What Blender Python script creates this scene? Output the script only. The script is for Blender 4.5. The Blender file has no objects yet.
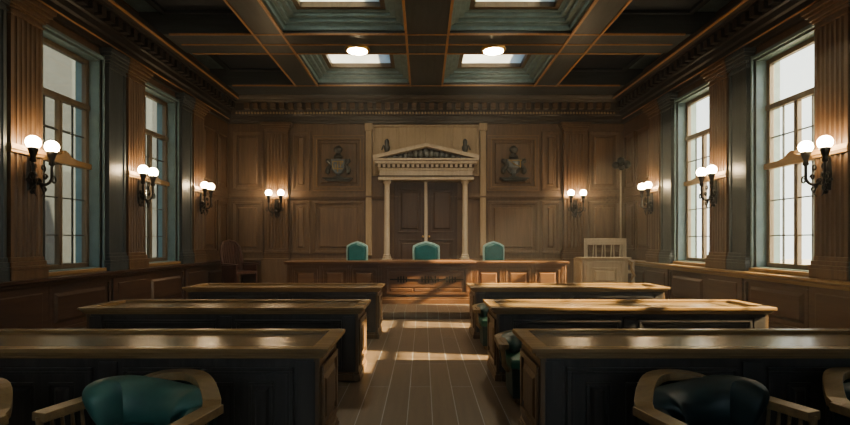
import bpy, bmesh, math, random
from mathutils import Vector, Matrix
random.seed(7)
PI = math.pi
scene = bpy.context.scene
COL = scene.collection

# ------------------------------------------------------------------ materials
def new_mat(name):
    m = bpy.data.materials.new(name); m.use_nodes = True
    nt = m.node_tree
    return m, nt, nt.nodes, nt.links, nt.nodes['Principled BSDF']

def wood(name, dark, light, axis='z', rough=0.38, scale=1.0, bump=0.08, spec=0.5, coat=0.0):
    m, nt, N, L, b = new_mat(name)
    tc = N.new('ShaderNodeTexCoord'); mp = N.new('ShaderNodeMapping')
    s = {'x': (0.5, 7, 7), 'y': (7, 0.5, 7), 'z': (7, 7, 0.5)}[axis]
    mp.inputs['Scale'].default_value = tuple(v*scale for v in s)
    L.new(tc.outputs['Object'], mp.inputs['Vector'])
    n1 = N.new('ShaderNodeTexNoise'); n1.inputs['Scale'].default_value = 2.2
    n1.inputs['Detail'].default_value = 6; n1.inputs['Roughness'].default_value = 0.65
    n1.inputs['Distortion'].default_value = 0.6
    L.new(mp.outputs[0], n1.inputs['Vector'])
    n2 = N.new('ShaderNodeTexNoise'); n2.inputs['Scale'].default_value = 0.9; n2.inputs['Detail'].default_value = 3
    L.new(tc.outputs['Object'], n2.inputs['Vector'])
    mx = N.new('ShaderNodeMath'); mx.operation = 'MULTIPLY_ADD'
    L.new(n1.outputs['Fac'], mx.inputs[0]); mx.inputs[1].default_value = 0.7
    mm = N.new('ShaderNodeMath'); mm.operation = 'MULTIPLY'; mm.inputs[1].default_value = 0.3
    L.new(n2.outputs['Fac'], mm.inputs[0]); L.new(mm.outputs[0], mx.inputs[2])
    cr = N.new('ShaderNodeValToRGB')
    cr.color_ramp.elements[0].position = 0.33; cr.color_ramp.elements[0].color = (*dark, 1)
    cr.color_ramp.elements[1].position = 0.68; cr.color_ramp.elements[1].color = (*light, 1)
    L.new(mx.outputs[0], cr.inputs[0]); L.new(cr.outputs[0], b.inputs['Base Color'])
    b.inputs['Roughness'].default_value = rough
    b.inputs['Specular IOR Level'].default_value = spec
    b.inputs['Coat Weight'].default_value = coat; b.inputs['Coat Roughness'].default_value = 0.2
    bp = N.new('ShaderNodeBump'); bp.inputs['Strength'].default_value = bump; bp.inputs['Distance'].default_value = 0.01
    L.new(n1.outputs['Fac'], bp.inputs['Height']); L.new(bp.outputs[0], b.inputs['Normal'])
    return m

def plain(name, col, rough=0.5, metal=0.0, var=0.25, scale=6.0, bump=0.05, spec=0.5):
    m, nt, N, L, b = new_mat(name)
    tc = N.new('ShaderNodeTexCoord')
    n = N.new('ShaderNodeTexNoise'); n.inputs['Scale'].default_value = scale; n.inputs['Detail'].default_value = 5
    L.new(tc.outputs['Object'], n.inputs['Vector'])
    cr = N.new('ShaderNodeValToRGB')
    cr.color_ramp.elements[0].position = 0.3; cr.color_ramp.elements[1].position = 0.7
    cr.color_ramp.elements[0].color = (*[c*(1-var) for c in col], 1)
    cr.color_ramp.elements[1].color = (*[min(1, c*(1+var)) for c in col], 1)
    L.new(n.outputs['Fac'], cr.inputs[0]); L.new(cr.outputs[0], b.inputs['Base Color'])
    b.inputs['Roughness'].default_value = rough; b.inputs['Metallic'].default_value = metal
    b.inputs['Specular IOR Level'].default_value = spec
    if bump:
        bp = N.new('ShaderNodeBump'); bp.inputs['Strength'].default_value = bump; bp.inputs['Distance'].default_value = 0.01
        L.new(n.outputs['Fac'], bp.inputs['Height']); L.new(bp.outputs[0], b.inputs['Normal'])
    return m

def glow(name, col, strength):
    m, nt, N, L, b = new_mat(name)
    b.inputs['Base Color'].default_value = (0.9, 0.85, 0.75, 1)
    b.inputs['Emission Color'].default_value = (*col, 1)
    b.inputs['Emission Strength'].default_value = strength
    return m

def glass_mat(name, tint, gloss=0.06):
    m, nt, N, L, b = new_mat(name)
    N.remove(b); out = N['Material Output']
    t = N.new('ShaderNodeBsdfTransparent'); t.inputs[0].default_value = (*tint, 1)
    g = N.new('ShaderNodeBsdfGlossy'); g.inputs['Roughness'].default_value = 0.05
    mix = N.new('ShaderNodeMixShader'); mix.inputs[0].default_value = gloss
    L.new(t.outputs[0], mix.inputs[1]); L.new(g.outputs[0], mix.inputs[2]); L.new(mix.outputs[0], out.inputs[0])
    return m

def frosted(name, col):
    m, nt, N, L, b = new_mat(name)
    N.remove(b); out = N['Material Output']
    tc = N.new('ShaderNodeTexCoord'); n = N.new('ShaderNodeTexNoise'); n.inputs['Scale'].default_value = 1.3
    L.new(tc.outputs['Object'], n.inputs['Vector'])
    cr = N.new('ShaderNodeValToRGB')
    cr.color_ramp.elements[0].position = .35; cr.color_ramp.elements[1].position = .65
    cr.color_ramp.elements[0].color = (*[c*.8 for c in col], 1); cr.color_ramp.elements[1].color = (*col, 1)
    L.new(n.outputs['Fac'], cr.inputs[0])
    t = N.new('ShaderNodeBsdfTranslucent'); L.new(cr.outputs[0], t.inputs[0])
    g = N.new('ShaderNodeBsdfGlossy'); g.inputs['Roughness'].default_value = 0.3
    mix = N.new('ShaderNodeMixShader'); mix.inputs[0].default_value = 0.05
    L.new(t.outputs[0], mix.inputs[1]); L.new(g.outputs[0], mix.inputs[2]); L.new(mix.outputs[0], out.inputs[0])
    return m

def floor_mat():
    m, nt, N, L, b = new_mat('plank_floor')
    tc = N.new('ShaderNodeTexCoord')
    mp = N.new('ShaderNodeMapping'); mp.inputs['Rotation'].default_value = (0, 0, PI/2)
    L.new(tc.outputs['Object'], mp.inputs['Vector'])
    br = N.new('ShaderNodeTexBrick')
    br.offset = 0.37; br.inputs['Scale'].default_value = 1.0
    br.inputs['Brick Width'].default_value = 2.6; br.inputs['Row Height'].default_value = 0.215
    br.inputs['Mortar Size'].default_value = 0.004; br.inputs['Mortar Smooth'].default_value = 0.1
    br.inputs['Color1'].default_value = (0.14, 0.102, 0.074, 1); br.inputs['Color2'].default_value = (0.115, 0.086, 0.064, 1)
    br.inputs['Mortar'].default_value = (.30, .33, .37, 1)
    L.new(mp.outputs[0], br.inputs['Vector'])
    mg = N.new('ShaderNodeMapping'); mg.inputs['Scale'].default_value = (9, .6, 9)
    L.new(tc.outputs['Object'], mg.inputs['Vector'])
    n = N.new('ShaderNodeTexNoise'); n.inputs['Scale'].default_value = 2.5; n.inputs['Detail'].default_value = 6
    L.new(mg.outputs[0], n.inputs['Vector'])
    cr = N.new('ShaderNodeValToRGB'); cr.color_ramp.elements[0].color = (.6, .6, .6, 1); cr.color_ramp.elements[1].color = (1.25, 1.2, 1.15, 1)
    L.new(n.outputs['Fac'], cr.inputs[0])
    mu = N.new('ShaderNodeMixRGB'); mu.blend_type = 'MULTIPLY'; mu.inputs[0].default_value = 1
    L.new(br.outputs['Color'], mu.inputs[1]); L.new(cr.outputs[0], mu.inputs[2])
    L.new(mu.outputs[0], b.inputs['Base Color'])
    b.inputs['Roughness'].default_value = 0.36
    bp = N.new('ShaderNodeBump'); bp.inputs['Strength'].default_value = 0.35; bp.inputs['Distance'].default_value = 0.004; bp.invert = True
    L.new(br.outputs['Fac'], bp.inputs['Height'])
    L.new(bp.outputs[0], b.inputs['Normal'])
    return m

M = {}
M['wall_wood'] = wood('wall_walnut', (.078, .043, .025), (.15, .087, .05), 'z', .42)
M['wall_dark'] = wood('wall_dark_walnut', (.035, .020, .013), (.075, .043, .026), 'z', .42)
M['pil'] = wood('pilaster_walnut', (.10, .058, .034), (.19, .115, .068), 'z', .36)
M['wains'] = wood('wainscot_walnut', (.045, .025, .018), (.10, .056, .038), 'y', .36)
M['back_wood'] = wood('back_wall_oak', (.125, .078, .050), (.22, .145, .095), 'z', .42)
M['desk'] = wood('desk_ebony_walnut', (.040, .036, .035), (.085, .075, .070), 'z', .34)
M['desk_end'] = wood('desk_end_walnut', (.10, .06, .035), (.19, .12, .07), 'z', .36)
M['desk_top'] = wood('desk_top_walnut', (.20, .122, .058), (.34, .22, .112), 'x', .27)
M['surface'] = wood('desk_writing_surface', (.13, .088, .048), (.21, .15, .085), 'x', .24)
M['bench_wood'] = wood('judge_bench_cherry', (.115, .055, .028), (.20, .102, .052), 'x', .36)
M['bench_panel'] = wood('judge_bench_panel', (.09, .042, .022), (.165, .08, .042), 'x', .34)
M['inlay'] = plain('dark_inlay', (.012, .008, .006), .8, spec=.1, bump=0)
M['gold_wood'] = wood('gilded_oak', (.22, .13, .06), (.36, .23, .11), 'y', .35)
M['gold_wood_x'] = wood('gilded_oak_cross', (.20, .12, .06), (.33, .21, .11), 'x', .35)
M['cream'] = wood('pale_portico_oak', (.42, .35, .27), (.58, .50, .40), 'z', .45)
M['pale'] = wood('pale_witness_oak', (.34, .25, .16), (.48, .37, .25), 'z', .45)
M['door'] = wood('dark_door_wood', (.06, .036, .024), (.11, .068, .045), 'z', .38)
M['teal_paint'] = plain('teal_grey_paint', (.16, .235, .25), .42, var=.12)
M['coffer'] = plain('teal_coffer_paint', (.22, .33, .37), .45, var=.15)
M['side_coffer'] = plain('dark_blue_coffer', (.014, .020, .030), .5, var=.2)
M['beam'] = wood('ceiling_beam_wood', (.038, .046, .054), (.075, .088, .098), 'y', .36)
M['beam_x'] = wood('ceiling_cross_beam_wood', (.038, .046, .054), (.075, .088, .098), 'x', .36)
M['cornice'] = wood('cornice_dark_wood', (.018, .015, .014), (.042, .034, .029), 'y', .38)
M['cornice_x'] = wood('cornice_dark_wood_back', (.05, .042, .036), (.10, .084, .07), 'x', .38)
M['bead'] = wood('copper_bead', (.34, .18, .09), (.52, .29, .15), 'y', .3)
M['plain_pil'] = wood('blue_grey_pilaster', (.040, .050, .056), (.075, .09, .098), 'z', .4)  # shadow and blue window light put into the plain pilasters' colour
M['iron'] = plain('black_iron', (.022, .02, .019), .35, .7)
M['bronze'] = plain('aged_bronze', (.085, .085, .08), .38, .55)
M['brass'] = plain('brass', (.55, .38, .17), .3, .9)
M['shield'] = plain('pale_shield_metal', (.22, .24, .24), .35, .6)
M['globe'] = glow('warm_glass_globe', (1.0, .76, .47), 40)
M['downlight'] = glow('warm_downlight', (1.0, .80, .52), 70)
M['glass'] = glass_mat('window_glass', (.92, .96, .97))
M['skyglass'] = frosted('skylight_glass', (.55, .60, .64))
M['win_frame'] = wood('window_frame_wood', (.10, .075, .05), (.18, .135, .09), 'z', .4)
M['win_bar'] = plain('lead_bars', (.05, .05, .05), .45, .3)
M['green'] = plain('green_leather', (.05, .125, .115), .42, var=.28, scale=5, bump=.12)
M['navy'] = plain('dark_green_leather', (.010, .026, .030), .46, var=.25, scale=5, bump=.12)
M['darkgreen'] = plain('dark_green_upholstery', (.012, .038, .032), .5, var=.2)
M['seatgreen'] = plain('green_seat_cloth', (.02, .13, .085), .45, var=.2)
M['teal'] = plain('teal_leather', (.016, .12, .125), .4, var=.15)
M['teal_piping'] = plain('pale_teal_piping', (.32, .48, .48), .4, var=.1)
M['chair_wood'] = wood('chair_light_walnut', (.17, .11, .06), (.30, .205, .11), 'x', .32)
M['red_chair'] = wood('dark_red_mahogany', (.055, .022, .016), (.11, .045, .03), 'z', .3)
M['stone'] = plain('grey_stone', (.016, .024, .031), .8, var=.15, scale=2)
M['facade_dark'] = plain('facade_window_grey', (.007, .011, .015), .6)
M['asphalt'] = plain('street_asphalt', (.30, .29, .27), .9)
M['floor'] = floor_mat()

# ------------------------------------------------------------------ mesh builder
class MB:
    def __init__(self): self.bm = bmesh.new()
    def poly_solid(self, bot, top):
        b = [self.bm.verts.new(p) for p in bot]; t = [self.bm.verts.new(p) for p in top]
        n = len(b)
        self.bm.faces.new(b[::-1]); self.bm.faces.new(t)
        for i in range(n):
            self.bm.faces.new((b[i], b[(i+1) % n], t[(i+1) % n], t[i]))
        return self
    def box(self, x0, x1, y0, y1, z0, z1):
        x0, x1 = sorted((x0, x1)); y0, y1 = sorted((y0, y1)); z0, z1 = sorted((z0, z1))
        return self.poly_solid([(x0, y0, z0), (x1, y0, z0), (x1, y1, z0), (x0, y1, z0)],
                               [(x0, y0, z1), (x1, y0, z1), (x1, y1, z1), (x0, y1, z1)])
    def prism(self, poly, axis, a0, a1):
        f = {'x': lambda p, a: (a, p[0], p[1]), 'y': lambda p, a: (p[0], a, p[1]), 'z': lambda p, a: (p[0], p[1], a)}[axis]
        return self.poly_solid([f(p, a0) for p in poly], [f(p, a1) for p in poly])
    # slab on a wall plane; axis 'x' (wall facing +-x, u=y) or 'y' (u=x); d is distance out of the plane
    def slab(self, axis, plane, sg, u0, u1, v0, v1, d0, d1, inset=0):
        def P(u, v, d): return (plane+sg*d, u, v) if axis == 'x' else (u, plane+sg*d, v)
        i = inset
        return self.poly_solid([P(u0, v0, d0), P(u1, v0, d0), P(u1, v1, d0), P(u0, v1, d0)],
                               [P(u0+i, v0+i, d1), P(u1-i, v0+i, d1), P(u1-i, v1-i, d1), P(u0+i, v1-i, d1)])
    def frame(self, axis, plane, sg, u0, u1, v0, v1, w, d0, d1):
        self.slab(axis, plane, sg, u0, u1, v1-w, v1, d0, d1, 0); self.slab(axis, plane, sg, u0, u1, v0, v0+w, d0, d1, 0)
        self.slab(axis, plane, sg, u0, u0+w, v0+w, v1-w, d0, d1, 0); self.slab(axis, plane, sg, u1-w, u1, v0+w, v1-w, d0, d1, 0)
        return self
    def tube(self, pts, r, n=8, caps=True):
        pts = [Vector(p) for p in pts]
        rs = r if isinstance(r, (list, tuple)) else [r]*len(pts)
        rings = []; up = Vector((0, 0, 1))
        t0 = (pts[1]-pts[0]).normalized()
        nrm = t0.cross(up if abs(t0.z) < .9 else Vector((1, 0, 0))).normalized()
        for i, p in enumerate(pts):
            t = (pts[min(i+1, len(pts)-1)]-pts[max(i-1, 0)]).normalized()
            nrm = (nrm - t*nrm.dot(t)).normalized(); bn = t.cross(nrm)
            rings.append([self.bm.verts.new(p+(nrm*math.cos(2*PI*k/n)+bn*math.sin(2*PI*k/n))*rs[i]) for k in range(n)])
        for a, b in zip(rings, rings[1:]):
            for k in range(n): self.bm.faces.new((a[k], a[(k+1) % n], b[(k+1) % n], b[k]))
        if caps: self.bm.faces.new(rings[0][::-1]); self.bm.faces.new(rings[-1])
        return self
    def lathe(self, prof, c=(0, 0, 0), n=20, sx=1, sy=1):
        rings = []
        for r, z in prof:
            rings.append([self.bm.verts.new((c[0]+sx*r*math.cos(2*PI*k/n), c[1]+sy*r*math.sin(2*PI*k/n), c[2]+z)) for k in range(n)])
        for a, b in zip(rings, rings[1:]):
            for k in range(n): self.bm.faces.new((a[k], a[(k+1) % n], b[(k+1) % n], b[k]))
        self.bm.faces.new(rings[0][::-1]); self.bm.faces.new(rings[-1])
        return self
    def ball(self, c, r, n=16, sx=1, sy=1, sz=1):
        prof = []
        m = max(6, n//2)
        for i in range(m+1):
            a = -PI/2+PI*i/m
            prof.append((max(r*math.cos(a), r*.02), r*math.sin(a)*sz))
        return self.lathe(prof, c, n, sx, sy)
    # loft a list of closed rings (equal length)
    def loft(self, rings, caps=True):
        vs = [[self.bm.verts.new(p) for p in r] for r in rings]; n = len(vs[0])
        for a, b in zip(vs, vs[1:]):
            for k in range(n): self.bm.faces.new((a[k], a[(k+1) % n], b[(k+1) % n], b[k]))
        if caps: self.bm.faces.new(vs[0][::-1]); self.bm.faces.new(vs[-1])
        return self
    def build(self, name, mat, parent=None, bevel=0.0, smooth=False, sub=0, seg=2):
        bmesh.ops.recalc_face_normals(self.bm, faces=self.bm.faces[:])
        me = bpy.data.meshes.new(name); self.bm.to_mesh(me); self.bm.free()
        me.materials.append(mat)
        o = bpy.data.objects.new(name, me); COL.objects.link(o)
        if parent: o.parent = parent
        if smooth:
            for p in me.polygons: p.use_smooth = True
        if bevel:
            md = o.modifiers.new('bevel', 'BEVEL'); md.width = bevel; md.segments = seg; md.limit_method = 'ANGLE'; md.angle_limit = .6
        if sub:
            md = o.modifiers.new('sub', 'SUBSURF'); md.levels = sub; md.render_levels = sub
        return o

def thing(name, label, cat, loc=(0, 0, 0), rz=0, group=None):
    o = bpy.data.objects.new(name, None); COL.objects.link(o); o.empty_display_size = .1
    o.location = loc; o.rotation_euler = (0, 0, rz); o['label'] = label; o['category'] = cat
    if group: o['group'] = group
    return o
def tag(o, label, cat, group=None):
    o['label'] = label; o['category'] = cat
    if group: o['group'] = group
    return o
def struct(o, label=None):
    o['kind'] = 'structure'
    if label: o['label'] = label
    return o
def dup(root, loc, rz, label, group=None):
    r = root.copy(); COL.objects.link(r); r.location = loc; r.rotation_euler = (0, 0, rz); r['label'] = label
    if group: r['group'] = group
    for ch in list(root.children):
        c = ch.copy(); COL.objects.link(c); c.parent = r
        for g in list(ch.children):
            d = g.copy(); COL.objects.link(d); d.parent = c
    return r

# ------------------------------------------------------------------ room numbers
W = 5.5            # wall face
YB = 13.9          # back wall
YF = -3.6          # wall behind the camera
PER = 2.57
HAZE = 0.0055
ZC = 5.43          # beam underside
ZT = 6.05
LEDGE = 0.96
WIN_Z0, WIN_Z1 = 1.05, 4.55
# bay k: pilaster A, window, pilaster B (y ranges)
def bayA(k): return (6.43+PER*k, 6.97+PER*k)
def bayW(k): return (7.06+PER*k, 8.40+PER*k)
def bayB(k): return (8.47+PER*k, 8.97+PER*k)
BAYS = [-4, -3, -2, -1, 0, 1]
def WBAYS(s): return BAYS if s < 0 else [-1, 0, 1]   # unseen near right windows left out to keep sun off the front desks

tn = [0]
def trim_name():
    tn[0] += 1
    return 'trim_%d' % tn[0]

# floor
fl = MB().box(-W-.4, W+.4, YF-.3, YB+.3, -.2, 0).build('floor', M['floor']); struct(fl, 'wide grey-brown plank floor')

# side walls with window openings
for s, side in ((-1, 'left'), (1, 'right')):
    m = MB()
    X0, X1 = s*W, s*(W+.42)
    m.box(X0, X1, YF, YB+.3, 0, WIN_Z0)
    m.box(X0, X1, YF, YB+.3, WIN_Z1, ZT)
    ys = [YF]
    for k in WBAYS(s): ys += list(bayW(k))
    ys.append(YB+.3)
    for i in range(0, len(ys), 2): m.box(X0, X1, ys[i], ys[i+1], WIN_Z0, WIN_Z1)
    struct(m.build('wall_'+side, M['wall_wood']), 'dark walnut panelled side wall')
m = MB().box(-W-.42, W+.42, YB, YB+.3, 0, ZT)
struct(m.build('wall_back', M['back_wood']), 'oak panelled wall behind the judges')
m = MB()
m.box(-W-.42, W+.42, YF-.3, YF, 0, 1.1); m.box(-W-.42, W+.42, YF-.3, YF, 4.5, ZT)
for xa, xb in ((-W-.42, -3.9), (-2.1, -.9), (.9, 2.1), (3.9, W+.42)): m.box(xa, xb, YF-.3, YF, 1.1, 4.5)
struct(m.build('wall_front', M['wall_dark']))

# ------------------------------------------------------------------ windows
wn = 0
for s in (-1, 1):
    for k in WBAYS(s):
        y0, y1 = bayW(k); wn += 1
        # painted reveal lining + casing is the window's root mesh
        m = MB()
        t = .025
        xa, xb = s*(W+.005), s*(W+.40)
        m.box(xa, xb, y0, y0+t, WIN_Z0, WIN_Z1); m.box(xa, xb, y1-t, y1, WIN_Z0, WIN_Z1)
        m.box(xa, xb, y0+t, y1-t, WIN_Z1-t, WIN_Z1); m.box(xa, s*(W+.40), y0+t, y1-t, WIN_Z0, WIN_Z0+t)
        root = struct(m.build('window_%d' % wn, M['teal_paint']), 'tall sash window in the %s wall' % ('left' if s < 0 else 'right'))
        c = MB()
        for i, (w_, d_) in enumerate(((.07, .035), (.035, .06))):
            c.slab('x', s*W, -s, y1, y1+w_, WIN_Z0-.02, WIN_Z1+.07, 0, d_)
            c.slab('x', s*W, -s, y0-w_, y0, WIN_Z0-.02, WIN_Z1+.07, 0, d_)
            c.slab('x', s*W, -s, y0, y1, WIN_Z1, WIN_Z1+w_, 0, d_)
        c.build('casing', M['teal_paint'], root, bevel=.006)
        ya, yb, za, zb = y0+t, y1-t, WIN_Z0+t, WIN_Z1-t
        P = s*(W+.17); fr = MB()
        fr.frame('x', P, s, ya, yb, za, zb, .075, 0, .08)
        yc = (ya+yb)/2
        fr.slab('x', P, s, yc-.035, yc+.035, za+.05, 3.70, .005, .085)     # mullion
        fr.slab('x', P, s, ya, yb, 3.68, 3.77, -.02, .08)                 # upper transom
        fr.build('frame', M['win_frame'], root, bevel=.008)
        b = MB()
        for (ua, ub) in ((ya+.075, yc-.035), (yc+.035, yb-.075)):
            um = (ua+ub)/2
            b.slab('x', P, s, um-.009, um+.009, za+.07, 3.68, .03, .055)
            for zz in (1.60, 2.18, 3.22):
                b.slab('x', P, s, ua, ub, zz-.008, zz+.008, .03, .055)
        b.build('glazing_bars', M['win_bar'], root)
        # carved gilded meeting rail with a curl in the middle
        prof = [(ya, 2.70), (yb, 2.70), (yb, 2.79), (yc+.32, 2.80), (yc+.18, 2.83), (yc+.11, 2.88), (yc+.04, 2.915), (yc-.05, 2.90),
                (yc-.02, 2.86), (yc-.12, 2.82), (yc-.30, 2.80), (ya, 2.79)]
        r = MB().prism(prof, 'x', P-s*.045, P+s*.06)
        r.build('meeting_rail', M['gold_wood'], root, bevel=.008)
        g = MB().box(P+s*.045-.003, P+s*.045+.003, ya+.05, yb-.05, za+.05, zb-.05)
        g.build('pane', M['glass'], root)
        sl = MB().slab('x', s*W, -s, y0-.05, y1+.05, LEDGE+.042, WIN_Z0+.012, 0, .09)
        sl.build('window_sill', M['gold_wood'], root, bevel=.01)

for xc in (-3.0, 0, 3.0):  # unseen windows added behind the camera to fill the foreground with cool light
    wn += 1
    m = MB(); m.frame('y', YF-.18, 1, xc-.9, xc+.9, 1.1, 4.5, .08, 0, .10)
    m.slab('y', YF-.18, 1, xc-.04, xc+.04, 1.18, 4.42, .01, .09); m.slab('y', YF-.18, 1, xc-.82, xc+.82, 2.72, 2.80, .01, .09)
    root = struct(m.build('window_%d' % wn, M['win_frame'], bevel=.008), 'unseen tall window added behind the camera for cool fill light')
    MB().box(xc-.84, xc+.84, YF-.14, YF-.13, 1.15, 4.45).build('pane', M['glass'], root)

# ------------------------------------------------------------------ pilasters
def flute_poly(w, d, nf, depth=.022):
    pts = [(-w/2, 0), (-w/2, d)]
    fw = (w-.06)/nf
    for i in range(nf):
        a = -w/2+.03+i*fw
        g = fw*.14
        pts.append((a+g, d))
        for j in range(1, 5):
            th = PI*j/5
            pts.append((a+fw/2-(fw/2-g)*math.cos(th), d-depth*math.sin(th)))
        pts.append((a+fw-g, d))
    pts += [(w/2, d), (w/2, 0)]
    return pts

def pilaster(axis, plane, sg, uc, w, d, mat, fluted=True, zb=LEDGE+.03, band=True, label=None, gold=None):
    def map2(p): return (plane+sg*p[1], uc+p[0]) if axis == 'x' else (uc+p[0], plane+sg*p[1])
    m = MB()
    z0, z1 = zb+.30, 4.47
    poly = flute_poly(w, d, 6) if fluted else [(-w/2, 0), (-w/2, d), (-w/2+.05, d), (-w/2+.06, d-.02), (w/2-.06, d-.02), (w/2-.05, d), (w/2, d), (w/2, 0)]
    m.prism([map2(p) for p in poly], 'z', z0, z1)
    root = struct(m.build(trim_name(), mat), label)
    c = MB()
    for (za, zz, e) in ((4.45, 4.48, .015), (4.48, 4.53, .0), (4.53, 4.57, .03), (4.57, 4.63, .055), (4.63, 4.68, .085), (4.68, 4.75, .115)):
        c.slab(axis, plane, sg, uc-w/2-e, uc+w/2+e, za, zz, 0, d+e)
    c.build('capital', mat, root, bevel=.008)
    b = MB()
    for (za, zz, e) in ((zb, zb+.14, .05), (zb+.14, zb+.19, .06), (zb+.19, zb+.25, .035), (zb+.25, zb+.31, .012)):
        b.slab(axis, plane, sg, uc-w/2-e, uc+w/2+e, za, zz, 0, d+e)
    b.build('base', mat, root, bevel=.008)
    if band:
        q = MB()
        q.slab(axis, plane, sg, uc-w/2-.02, uc+w/2+.02, 2.66, 2.78, 0, d+.022)
        q.slab(axis, plane, sg, uc-w/2-.03, uc+w/2+.03, 2.70, 2.74, 0, d+.035)
        q.build('band', gold or M['gold_wood'], root, bevel=.006)
    return root

for s in (-1, 1):
    sd = 'left' if s < 0 else 'right'
    for k in BAYS+[2]:
        a = bayA(k)
        if k > -4: pilaster('x', s*W, -s, (a[0]+a[1])/2, a[1]-a[0], .12, M['pil'], label='fluted walnut pilaster on the %s wall' % sd)
        if k < 2:
            b = bayB(k)
            pilaster('x', s*W, -s, (b[0]+b[1])/2, b[1]-b[0]-.02, .10, M['plain_pil'], fluted=False, band=False, label='plain dark pilaster on the %s wall' % sd)
for x in (-4.1, 4.1):
    pilaster('y', YB, -1, x, .60, .14, M['pil'], label='fluted pilaster on the back wall', gold=M['gold_wood_x'])

# ------------------------------------------------------------------ wainscot on the side walls
for s in (-1, 1):
    m = MB()
    m.slab('x', s*W, -s, YF, YB, 0, LEDGE, 0, .14)
    root = struct(m.build(trim_name(), M['wains']), 'panelled walnut wainscot along the %s wall' % ('left' if s < 0 else 'right'))
    d = MB()
    for k in BAYS+[2]:
        for (ya, yb) in ((bayB(k-1)[0]-.02, bayA(k)[1]+.02),):
            d.slab('x', s*W, -s, ya, yb, .18, LEDGE-.06, .14, .19)
            d.slab('x', s*W, -s, ya+.12, yb-.12, .28, LEDGE-.16, .19, .205, .015)
        ya, yb = bayA(k)[1]+.05, bayB(k)[0]-.05
        yb = min(yb, YB-.1)
        d.frame('x', s*W, -s, ya, yb, .20, LEDGE-.08, .05, .14, .17)
        d.slab('x', s*W, -s, ya+.12, yb-.12, .32, LEDGE-.20, .14, .175, .05)
    d.build('panels', M['wains'], root, bevel=.006)
    l = MB()
    l.prism([(s*W, LEDGE-.08), (s*(W-.20), LEDGE-.08), (s*(W-.22), LEDGE-.05), (s*(W-.22), LEDGE-.03), (s*(W-.27), LEDGE), (s*(W-.27), LEDGE+.035), (s*W, LEDGE+.045)], 'y', YF, YB)
    l.build('ledge', M['gold_wood'] if s > 0 else M['wains'], root)
    bb = MB().slab('x', s*W, -s, YF, YB, 0, .16, .14, .175)
    struct(bb.build('baseboard_'+('left' if s < 0 else 'right'), M['wains'], bevel=.01))

# wall panels on side walls past the last pilaster
for s in (-1, 1):
    m = MB()
    for (va, vb) in ((1.25, 2.58), (2.92, 4.40)):
        m.frame('x', s*W, -s, 12.25, 13.05, va, vb, .05, 0, .04); m.slab('x', s*W, -s, 12.38, 12.92, va+.13, vb-.13, 0, .03, .03)
        m.frame('x', s*W, -s, 13.15, 13.80, va, vb, .05, 0, .04); m.slab('x', s*W, -s, 13.28, 13.67, va+.13, vb-.13, 0, .03, .03)
    m.slab('x', s*W, -s, 12.10, 13.9, 2.68, 2.80, 0, .06)
    struct(m.build(trim_name(), M['wall_wood'], bevel=.008), 'wood wall panels past the last pilaster on the %s wall' % ('left' if s < 0 else 'right'))

# ------------------------------------------------------------------ back wall panelling
m = MB()
def wpanel(m, x0, x1, z0, z1, w=.06):
    m.frame('y', YB, -1, x0, x1, z0, z1, w, 0, .055)
    m.frame('y', YB, -1, x0+w, x1-w, z0+w, z1-w, .03, 0, .03)
    m.slab('y', YB, -1, x0+w+.10, x1-w-.10, z0+w+.10, z1-w-.10, 0, .04, .03)
for s in (-1, 1):
    for (a, b) in ((4.52, 5.38), (3.22, 3.72), (1.72, 3.12)):
        x0, x1 = sorted((s*a, s*b))
        wpanel(m, x0, x1, 1.15, 2.60)
        if a != 1.72: wpanel(m, x0, x1, 2.90, 4.55)
        else: wpanel(m, x0, x1, 2.90, 4.42, .09)
m.slab('y', YB, -1, -5.5, 5.5, 2.66, 2.80, 0, .07)
m.slab('y', YB, -1, -5.5, 5.5, 2.70, 2.75, .07, .10)
struct(m.build(trim_name(), M['back_wood'], bevel=.008), 'framed oak panels of the back wall')
m = MB()
for s in (-1, 1):
    x0, x1 = sorted((s*1.72, s*3.12))
    m.frame('y', YB, -1, x0+.085, x1-.085, 2.985, 4.335, .025, .03, .065)
    m.frame('y', YB, -1, x0-.012, x1+.012, 2.888, 4.432, .02, .03, .062)
struct(m.build(trim_name(), M['gold_wood_x']), 'gilded beads around the crest panels')
# pale strips and panel behind the portico; the panel's pale tone paints hazy light
m = MB()
for s in (-1, 1):
    x0, x1 = sorted((s*1.50, s*1.66))
    m.slab('y', YB, -1, x0, x1, 1.1, 4.75, 0, .09); m.slab('y', YB, -1, x0-.03, x1+.03, 4.55, 4.75, 0, .12)
m.frame('y', YB, -1, -1.48, 1.48, 3.3, 4.72, .06, 0, .05)
for x in (-.75, 0, .75): m.slab('y', YB, -1, x-.02, x+.02, 3.36, 4.66, 0, .03)
m.slab('y', YB, -1, -1.42, 1.42, 3.36, 4.66, 0, .012)
struct(m.build(trim_name(), M['pale'], bevel=.006), 'upright panelling above the portico, hazy light put into its pale colour')
# wainscot of back wall
m = MB(); m.slab('y', YB, -1, -5.5, 5.5, 0, LEDGE, 0, .12)
m.slab('y', YB, -1, -5.36, 5.36, LEDGE, LEDGE+.04, 0, .22)
for s in (-1, 1):
    x0, x1 = sorted((s*3.72, s*4.48)); m.slab('y', YB, -1, x0, x1, 0, LEDGE+.06, .12, .34)
struct(m.build(trim_name(), M['back_wood'], bevel=.01), 'wainscot and pilaster pedestals of the back wall')

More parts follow.
